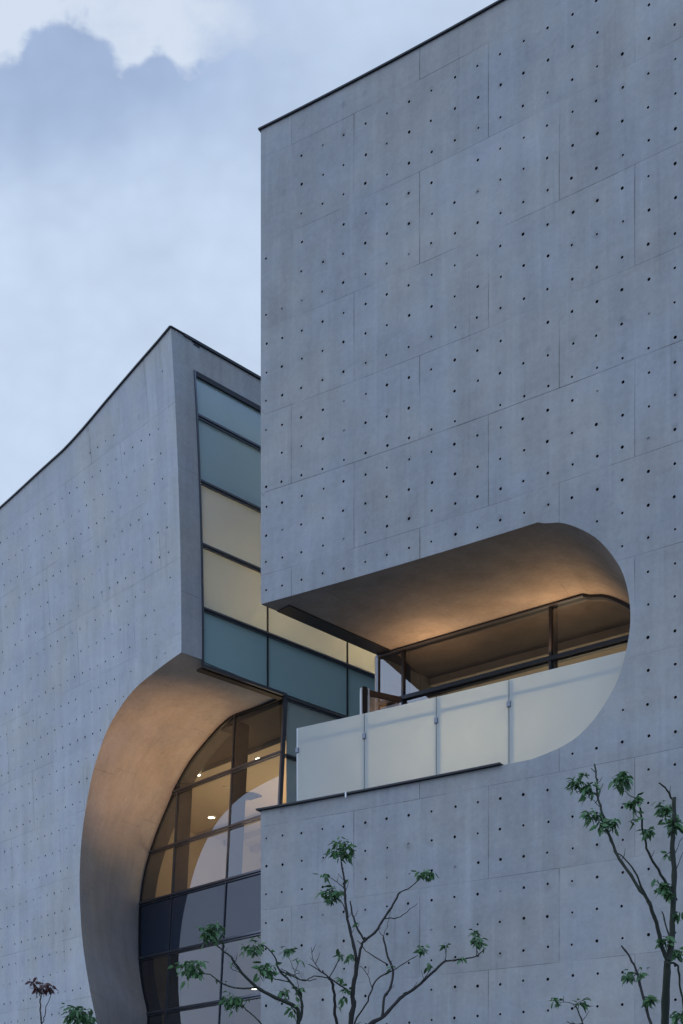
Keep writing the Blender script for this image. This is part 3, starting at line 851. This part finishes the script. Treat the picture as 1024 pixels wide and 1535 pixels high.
tree('slender half-bare tree in the middle, forking widely in front of the near wall', 13.0, Z7, (372, 1120), [
    ([(372, 1120), (358, 1010), (370, 930), (365, 880), (378, 800), (385, 745)], 24, 17),
    ([(385, 745), (365, 650), (345, 560), (335, 470), (330, 400), (318, 320)], 14, 7),
    ([(318, 320), (316, 280)], 6, 3),
    ([(378, 800), (400, 690), (418, 655), (460, 620), (500, 560), (540, 500), (565, 450)], 12, 8),
    ([(565, 450), (610, 425), (648, 395), (668, 370)], 5, 3),
    ([(500, 560), (560, 555), (600, 530), (642, 495)], 5, 2),
    ([(418, 655), (385, 600), (365, 540), (355, 485)], 9, 6),
    ([(345, 560), (320, 490), (290, 475)], 5, 3), ([(330, 430), (300, 405), (262, 380)], 4, 2),
    ([(372, 1120), (440, 1010), (500, 975), (570, 900), (640, 850), (700, 795), (760, 742)], 18, 10),
    ([(760, 742), (820, 735), (890, 722), (925, 690)], 8, 4), ([(890, 722), (895, 690), (885, 650)], 4, 2),
    ([(760, 742), (765, 710), (757, 680)], 4, 3), ([(640, 850), (690, 790), (700, 760)], 4, 2),
    ([(440, 1010), (490, 980), (500, 900), (530, 850), (538, 780), (515, 720), (497, 640)], 13, 8),
    ([(497, 640), (478, 612)], 4, 2), ([(497, 640), (515, 580), (528, 520)], 3, 1.5),
    ([(538, 780), (600, 745), (645, 715)], 5, 3),
    ([(538, 780), (470, 820), (450, 860), (420, 930), (375, 1005), (372, 1120)], 6, 8),
    ([(450, 860), (430, 800), (395, 762)], 4, 2.5),
    ([(515, 755), (440, 710), (385, 655)], 5, 3),
    ([(372, 1120), (300, 1010), (290, 930), (280, 840), (265, 815)], 14, 11),
    ([(265, 815), (230, 785), (175, 755)], 7, 3), ([(230, 785), (200, 740), (190, 680)], 4, 2),
    ([(265, 815), (300, 750), (318, 712)], 5, 3),
    ([(365, 880), (330, 855), (265, 815)], 8, 6), ([(265, 815), (200, 805), (160, 825), (110, 800), (60, 775)], 5, 3),
    ([(110, 800), (140, 790), (105, 770)], 3, 1.5)],
    [((320, 258), 62, 75), ((300, 285), 40, 25), ((345, 285), 40, 30), ((277, 455), 50, 85), ((250, 377), 26, 12), ((675, 368), 40, 42), ((655, 690), 30, 26),
     ((890, 650), 42, 22), ((880, 620), 18, 14), ((920, 680), 25, 8), ((757, 675), 16, 9), ((835, 728), 20, 8), ((692, 758), 24, 12), ((355, 722), 26, 12),
     ((318, 715), 18, 7), ((345, 862), 24, 12), ((330, 900), 20, 6), ((320, 815), 18, 6)])
tree('small tree leaning left, its leaf tufts in front of the curved window', 12.4, Z6, (985, 1560), [
    ([(985, 1560), (990, 1472), (985, 1410), (900, 1370), (830, 1330), (770, 1270), (735, 1215)], 18, 9),
    ([(735, 1215), (700, 1188), (672, 1165)], 7, 4),
    ([(830, 1330), (760, 1335), (690, 1310), (655, 1283), (610, 1280)], 7, 4),
    ([(770, 1275), (735, 1260), (728, 1235)], 3, 1.5),
    ([(985, 1560), (870, 1490), (820, 1440), (785, 1412), (765, 1395)], 7, 4),
    ([(990, 1472), (1005, 1430), (1000, 1370), (960, 1310), (915, 1262), (900, 1210), (857, 1168)], 13, 4),
    ([(915, 1262), (970, 1290), (1024, 1305), (1060, 1300)], 6, 3),
    ([(960, 1310), (905, 1300), (875, 1275)], 5, 3), ([(990, 1440), (950, 1380), (925, 1350)], 4, 2),
    ([(1000, 1370), (985, 1300), (950, 1200)], 3, 1.5)],
    [((660, 1125), 58, 95), ((635, 1118), 35, 20), ((575, 1252), 60, 85), ((600, 1270), 34, 25), ((742, 1385), 55, 75), ((822, 1180), 40, 48), ((868, 1262), 46, 65), ((952, 1192), 28, 20),
     ((932, 1350), 36, 26), ((970, 1420), 30, 14), ((1000, 1340), 24, 10)], M_barkg)
tree('tallest tree, sturdy and half bare, at the right edge of the photo', 11.5, Z8, (830, 1640), [
    ([(830, 1640), (835, 1535), (845, 1300), (850, 1200)], 46, 34),
    ([(850, 1200), (872, 1100), (880, 900), (885, 750), (875, 600), (880, 500), (885, 340)], 32, 20),
    ([(885, 360), (850, 300), (805, 258)], 12, 7), ([(850, 1200), (820, 1130), (790, 1000), (750, 890)], 22, 18),
    ([(750, 890), (690, 800), (620, 700), (575, 620), (530, 500), (500, 400), (480, 330), (475, 250), (464, 160)], 17, 8),
    ([(470, 205), (445, 180)], 5, 3), ([(483, 320), (495, 290), (508, 265)], 5, 3), ([(750, 890), (700, 780), (650, 690), (590, 630)], 12, 5),
    ([(575, 620), (545, 560), (520, 510)], 6, 3), ([(500, 400), (460, 355), (420, 330)], 4, 2),
    ([(880, 900), (860, 820), (800, 720), (750, 630), (720, 520), (705, 400), (695, 350)], 15, 8), ([(695, 350), (650, 325), (622, 300)], 5, 3),
    ([(872, 1110), (845, 1030), (820, 940)], 10, 7), ([(885, 750), (910, 680), (940, 610)], 5, 2),
    ([(880, 620), (850, 635)], 6, 4), ([(885, 640), (930, 550), (960, 545)], 4, 2),
    ([(850, 1210), (905, 1230), (915, 1330), (935, 1460), (900, 1500)], 12, 8)],
    [((365, 270), 56, 42), ((425, 285), 60, 50), ((405, 215), 22, 8), ((455, 435), 52, 40), ((550, 475), 48, 38), ((495, 495), 34, 20), ((615, 235), 58, 70), ((672, 362), 44, 30),
     ((745, 515), 34, 22), ((670, 460), 22, 9), ((830, 400), 55, 55), ((880, 475), 62, 65), ((815, 800), 56, 50), ((900, 960), 36, 20), ((830, 1090), 40, 28), ((900, 1160), 46, 40),
     ((855, 635), 20, 8), ((915, 1500), 50, 40), ((860, 860), 25, 10)], M_barkg)
tree('thin dark sapling with withered tufts beside the sturdy tree', 11.0, Z8, (775, 1600), [
    ([(775, 1600), (760, 1535), (710, 1350), (690, 1270), (650, 1180), (605, 1120)], 17, 9), ([(690, 1270), (660, 1285), (640, 1275)], 4, 2), ([(725, 1400), (745, 1410), (750, 1390)], 4, 2)],
    [((632, 1280), 34, 20), ((700, 1272), 20, 10), ((748, 1405), 38, 30)])
tree('tiny twig with a few arched leaves low at the lower right', 12.0, Z8, (415, 1600), [
    ([(415, 1600), (400, 1535), (380, 1480), (365, 1432)], 9, 5), ([(365, 1432), (320, 1420), (280, 1420), (235, 1400)], 4, 2), ([(365, 1432), (400, 1410), (425, 1440), (460, 1440)], 3, 1.5), ([(400, 1535), (350, 1535), (315, 1525)], 6, 4)],
    [((395, 1418), 34, 16), ((262, 1420), 30, 12), ((240, 1402), 16, 5)])
tree('thin sapling with a withered reddish tuft at the lower left corner', 12.5, Z3, (275, 1600), [
    ([(275, 1600), (270, 1535), (262, 1450), (262, 1380), (270, 1330), (262, 1290)], 13, 6), ([(270, 1535), (292, 1480), (300, 1420), (325, 1370), (322, 1330)], 7, 4),
    ([(262, 1350), (240, 1300), (205, 1275)], 5, 3)],
    [((285, 1290), 50, 26), ((210, 1265), 34, 14), ((240, 1310), 28, 10), ((318, 1295), 26, 10)], M_bark, M_leafr)
tree('bushy green leaf tuft at the bottom edge in front of the curved concrete reveal', 12.5, Z3, (520, 1640), [
    ([(520, 1640), (515, 1580), (505, 1500)], 12, 7), ([(520, 1640), (570, 1570), (590, 1520)], 7, 4)],
    [((490, 1450), 70, 60), ((530, 1480), 80, 80), ((590, 1515), 46, 30), ((470, 1490), 50, 35)])

# ================================================================== lamps of the place and added fills
def lamp(kind, name, loc, energy, col, target=None, size=.3, sy=None, spot=None, blend=.8, spread=None):
    d = bpy.data.lights.new(name, kind); d.energy = energy; d.color = col
    if kind == 'AREA':
        d.size = size
        if sy: d.shape = 'RECTANGLE'; d.size_y = sy
    if spread: d.spread = math.radians(spread)
    if kind == 'SPOT': d.spot_size = math.radians(spot); d.spot_blend = blend; d.shadow_soft_size = size
    elif kind == 'POINT': d.shadow_soft_size = size
    o = bpy.data.objects.new(name, d); COL.objects.link(o); o.location = loc
    if target is not None:
        o.rotation_euler = (Vector(target) - Vector(loc)).to_track_quat('-Z', 'Y').to_euler()
    return o
WARM = (1.0, .55, .27); CREAM = (1.0, .80, .50)
# terrace uplights at the foot of the window
for g_, l_, e in ((g_at(650), .7, 5.5), (g_at(838), .7, 5.5), (2.45, 4.4, 13)):   # strip lights lying on the transom, shining up
    o = lamp('AREA', 'terrace_strip_light', G(g_, -.16, 9.06), e, WARM, None, l_, .03, spread=150)
    o.rotation_euler = (math.pi, 0, GA)
# rooms
lamp('AREA', 'room_and_fill_light', G(2.5, 5.0, 7.0), 150, CREAM, G(2.5, 4.5, 10), 3.0, 3.0)
lamp('AREA', 'room_and_fill_light', Lp(3.0, 7.5, 7.0), 190, (1, .70, .40), Lp(3.0, 7.0, 11), 4.5, 6.0)
lamp('AREA', 'room_and_fill_light', Lp(3.0, 7.5, 1.5), 25, (1, .74, .45), Lp(3.0, 7.0, 11), 4.5, 6.0)
lamp('POINT', 'room_and_fill_light', Lp(1.5, 5.2, 12.0), 520, (1, .84, .55), None, .3)
lamp('POINT', 'room_and_fill_light', Lp(1.3, 2.2, 12.0), 170, (1, .84, .55), None, .3)
lamp('POINT', 'room_and_fill_light', Lp(1.6, 3.4, 15.0), 120, (.75, .95, 1.0), None, .3)  # added cool fill to brighten the upper frosted panes, no fitting there
# warm wash on the curved reveal, from an added unseen spot
lamp('SPOT', 'reveal_fill_spot', Lp(-.3, 1.9, 6.6), 330, WARM, Lp(2.9, 1.5, 9.4), .05, None, 75, 1.0)
lamp('AREA', 'room_and_fill_light', G(3.3, .5, 7.6), 95, (1, .80, .50), G(3.3, -2.4, 7.0), 3.4, .8, spread=80)  # added fill behind the window glass, warming the frosted balustrade

# ================================================================== sky and sun
W = bpy.data.worlds.new('World'); S.world = W; W.use_nodes = True
nt = W.node_tree; nt.nodes.clear(); lk = nt.links
out = N(nt, 'ShaderNodeOutputWorld'); bg = N(nt, 'ShaderNodeBackground')
SUN_EL, SUN_AZ = math.radians(14), math.radians(240)
sky = N(nt, 'ShaderNodeTexSky', sky_type='NISHITA'); sky.sun_disc = False
sky.sun_elevation = SUN_EL; sky.sun_rotation = SUN_AZ; sky.air_density = 1.0; sky.dust_density = 1.5; sky.ozone_density = 2.5
tc = N(nt, 'ShaderNodeTexCoord'); sp = N(nt, 'ShaderNodeSeparateXYZ'); lk.new(tc.outputs['Generated'], sp.inputs[0])
yy = math_n(nt, 'MAXIMUM', sp.outputs[1], .15)
az = math_n(nt, 'DIVIDE', sp.outputs[0], yy); el = math_n(nt, 'DIVIDE', sp.outputs[2], yy)
cmb = N(nt, 'ShaderNodeCombineXYZ'); lk.new(az, cmb.inputs[0]); lk.new(el, cmb.inputs[1])
n1 = noise_n(nt, cmb.outputs[0], 14, 7, .55); n2 = noise_n(nt, cmb.outputs[0], 5, 4, .5); n3 = noise_n(nt, cmb.outputs[0], 60, 4, .6)
def gauss(src, c, w, amp):
    d = math_n(nt, 'DIVIDE', math_n(nt, 'SUBTRACT', src, c), w)
    return math_n(nt, 'MULTIPLY', math_n(nt, 'EXPONENT', math_n(nt, 'MULTIPLY', math_n(nt, 'MULTIPLY', d, d), -1.0)), amp)
cr = N(nt, 'ShaderNodeValToRGB'); cr.color_ramp.interpolation = 'LINEAR'
lk.new(math_n(nt, 'DIVIDE', math_n(nt, 'ADD', az, .30), .36), cr.inputs[0])
stops = [(-.30, .872), (-.275, .868), (-.262, .880), (-.246, .888), (-.240, .898), (-.229, .905), (-.214, .914), (-.200, .913), (-.188, .898), (-.178, .882), (-.172, .874), (-.158, .872), (-.148, .884), (-.138, .884), (-.128, .868), (-.112, .868), (-.095, .872), (-.07, .880), (0.06, .90)]
el_ = cr.color_ramp.elements; last_ = el_[1]; first_ = el_[0]; last_.position = 1.0
for i, (a_, e_) in enumerate(stops):
    p_ = (a_ + .30) / .36; v_ = (e_ - .84) / .10
    if 0 < i < len(stops) - 1:
        q_ = el_.new(p_)
    else: q_ = el_[0] if i == 0 else el_[len(el_) - 1]
    q_.color = (v_, v_, v_, 1)
smooth_edge = math_n(nt, 'MULTIPLY_ADD', cr.outputs[0], .10, .84)
wn = N(nt, 'ShaderNodeTexNoise'); wn.inputs['Scale'].default_value = 25; lk.new(cmb.outputs[0], wn.inputs['Vector'])
wv = N(nt, 'ShaderNodeVectorMath', operation='MULTIPLY_ADD'); lk.new(wn.outputs['Color'], wv.inputs[0]); wv.inputs[1].default_value = (.03, .03, 0); lk.new(cmb.outputs[0], wv.inputs[2])
vo = N(nt, 'ShaderNodeTexVoronoi', feature='F1', voronoi_dimensions='2D'); vo.inputs['Scale'].default_value = 44
lk.new(wv.outputs[0], vo.inputs['Vector'])
bil = math_n(nt, 'SUBTRACT', .45, vo.outputs['Distance'])
edge = math_n(nt, 'MULTIPLY_ADD', math_n(nt, 'SUBTRACT', n1, .5), .034, math_n(nt, 'MULTIPLY_ADD', bil, .014, smooth_edge))
edge = math_n(nt, 'MULTIPLY_ADD', math_n(nt, 'SUBTRACT', n3, .5), .024, edge)
gap = ramp(nt, math_n(nt, 'SUBTRACT', el, edge), -.005, .011)
gap = math_n(nt, 'MULTIPLY', gap, ramp(nt, n1, .25, .5, .75, 1.0))
azw = math_n(nt, 'MULTIPLY_ADD', math_n(nt, 'SUBTRACT', n1, .5), .16, az)
side = ramp(nt, azw, -.125, -.055, 1.0, 0.12)
gap = math_n(nt, 'MULTIPLY', gap, side)
near = ramp(nt, math_n(nt, 'SUBTRACT', math_n(nt, 'MULTIPLY_ADD', math_n(nt, 'SUBTRACT', n2, .5), .25, .90), el), 0.0, .20, 1.0, 0.0)       # the cloud's own dark top
near = math_n(nt, 'MULTIPLY', near, ramp(nt, az, -.16, .02, 1.0, .25))
cl = N(nt, 'ShaderNodeMix', data_type='RGBA'); lk.new(near, cl.inputs[0])
cl.inputs[6].default_value = (.56, .68, .86, 1); cl.inputs[7].default_value = (.37, .48, .70, 1)
sc = N(nt, 'ShaderNodeVectorMath', operation='SCALE'); lk.new(cl.outputs[2], sc.inputs[0])
lk.new(math_n(nt, 'MULTIPLY_ADD', math_n(nt, 'SUBTRACT', n2, .5), .26, math_n(nt, 'MULTIPLY_ADD', math_n(nt, 'SUBTRACT', n1, .5), .16, math_n(nt, 'MULTIPLY_ADD', bil, .05, 1.0))), sc.inputs['Scale'])
# clear gap shows the Nishita sky, brightened by thin high haze
STR = .12
gp = N(nt, 'ShaderNodeMix', data_type='RGBA'); gp.inputs[0].default_value = .93
hs = N(nt, 'ShaderNodeVectorMath', operation='SCALE'); hs.inputs['Scale'].default_value = STR; lk.new(sky.outputs[0], hs.inputs[0])
lk.new(hs.outputs[0], gp.inputs[6]); gp.inputs[7].default_value = (.70, .79, .93, 1)
mx = N(nt, 'ShaderNodeMix', data_type='RGBA'); lk.new(gap, mx.inputs[0]); lk.new(sc.outputs[0], mx.inputs[6]); lk.new(gp.outputs[2], mx.inputs[7])
# the sky behind the camera, towards the set sun, is brighter
dirn = N(nt, 'ShaderNodeVectorMath', operation='DOT_PRODUCT'); lk.new(tc.outputs['Generated'], dirn.inputs[0])
dirn.inputs[1].default_value = Vector((-.62, -.72, .30)).normalized()
gl_ = ramp(nt, dirn.outputs['Value'], -.1, .9, 1.0, 1.0)
gr = ramp(nt, sp.outputs[2], -.1, .1, .35, 1.0)
fin = N(nt, 'ShaderNodeVectorMath', operation='SCALE'); lk.new(mx.outputs[2], fin.inputs[0])
lk.new(math_n(nt, 'MULTIPLY', math_n(nt, 'MULTIPLY', gl_, gr), 1.0 / STR), fin.inputs['Scale'])
tint = N(nt, 'ShaderNodeVectorMath', operation='MULTIPLY'); lk.new(fin.outputs[0], tint.inputs[0]); tn = N(nt, 'ShaderNodeMix', data_type='RGBA'); lk.new(ramp(nt, sp.outputs[1], -.1, .5, 1.0, 0.0), tn.inputs[0])
tn.inputs[6].default_value = (1.0, 1.0, 1.0, 1); tn.inputs[7].default_value = (.89, 1.03, 1.26, 1); lk.new(tn.outputs[2], tint.inputs[1])
lk.new(tint.outputs[0], bg.inputs[0]); bg.inputs[1].default_value = STR
lk.new(bg.outputs[0], out.inputs[0])
sd = bpy.data.lights.new('sun', 'SUN'); sd.energy = .5; sd.angle = math.radians(95); sd.color = (.93, .96, 1)
so = bpy.data.objects.new('sun', sd); COL.objects.link(so)
# sun stands behind the camera, to the left
sv = Vector((math.sin(SUN_AZ) * math.cos(SUN_EL), math.cos(SUN_AZ) * math.cos(SUN_EL), math.sin(SUN_EL)))
so.rotation_euler = (-sv).to_track_quat('-Z', 'Y').to_euler()

# ================================================================== camera
cd = bpy.data.cameras.new('camera'); co = bpy.data.objects.new('camera', cd); COL.objects.link(co)
co.location = (0, 0, 0); co.rotation_euler = (math.radians(90), 0, 0)
cd.sensor_fit = 'VERTICAL'; cd.sensor_height = 36; cd.sensor_width = 24
cd.lens = F_PX / 1535 * 36; cd.shift_y = (YH - 767.5) / 1535; cd.shift_x = 0
cd.clip_end = 2000
S.camera = co
S.view_settings.view_transform = 'Standard'; S.view_settings.look = 'None'; S.view_settings.gamma = 1; S.view_settings.exposure = 0
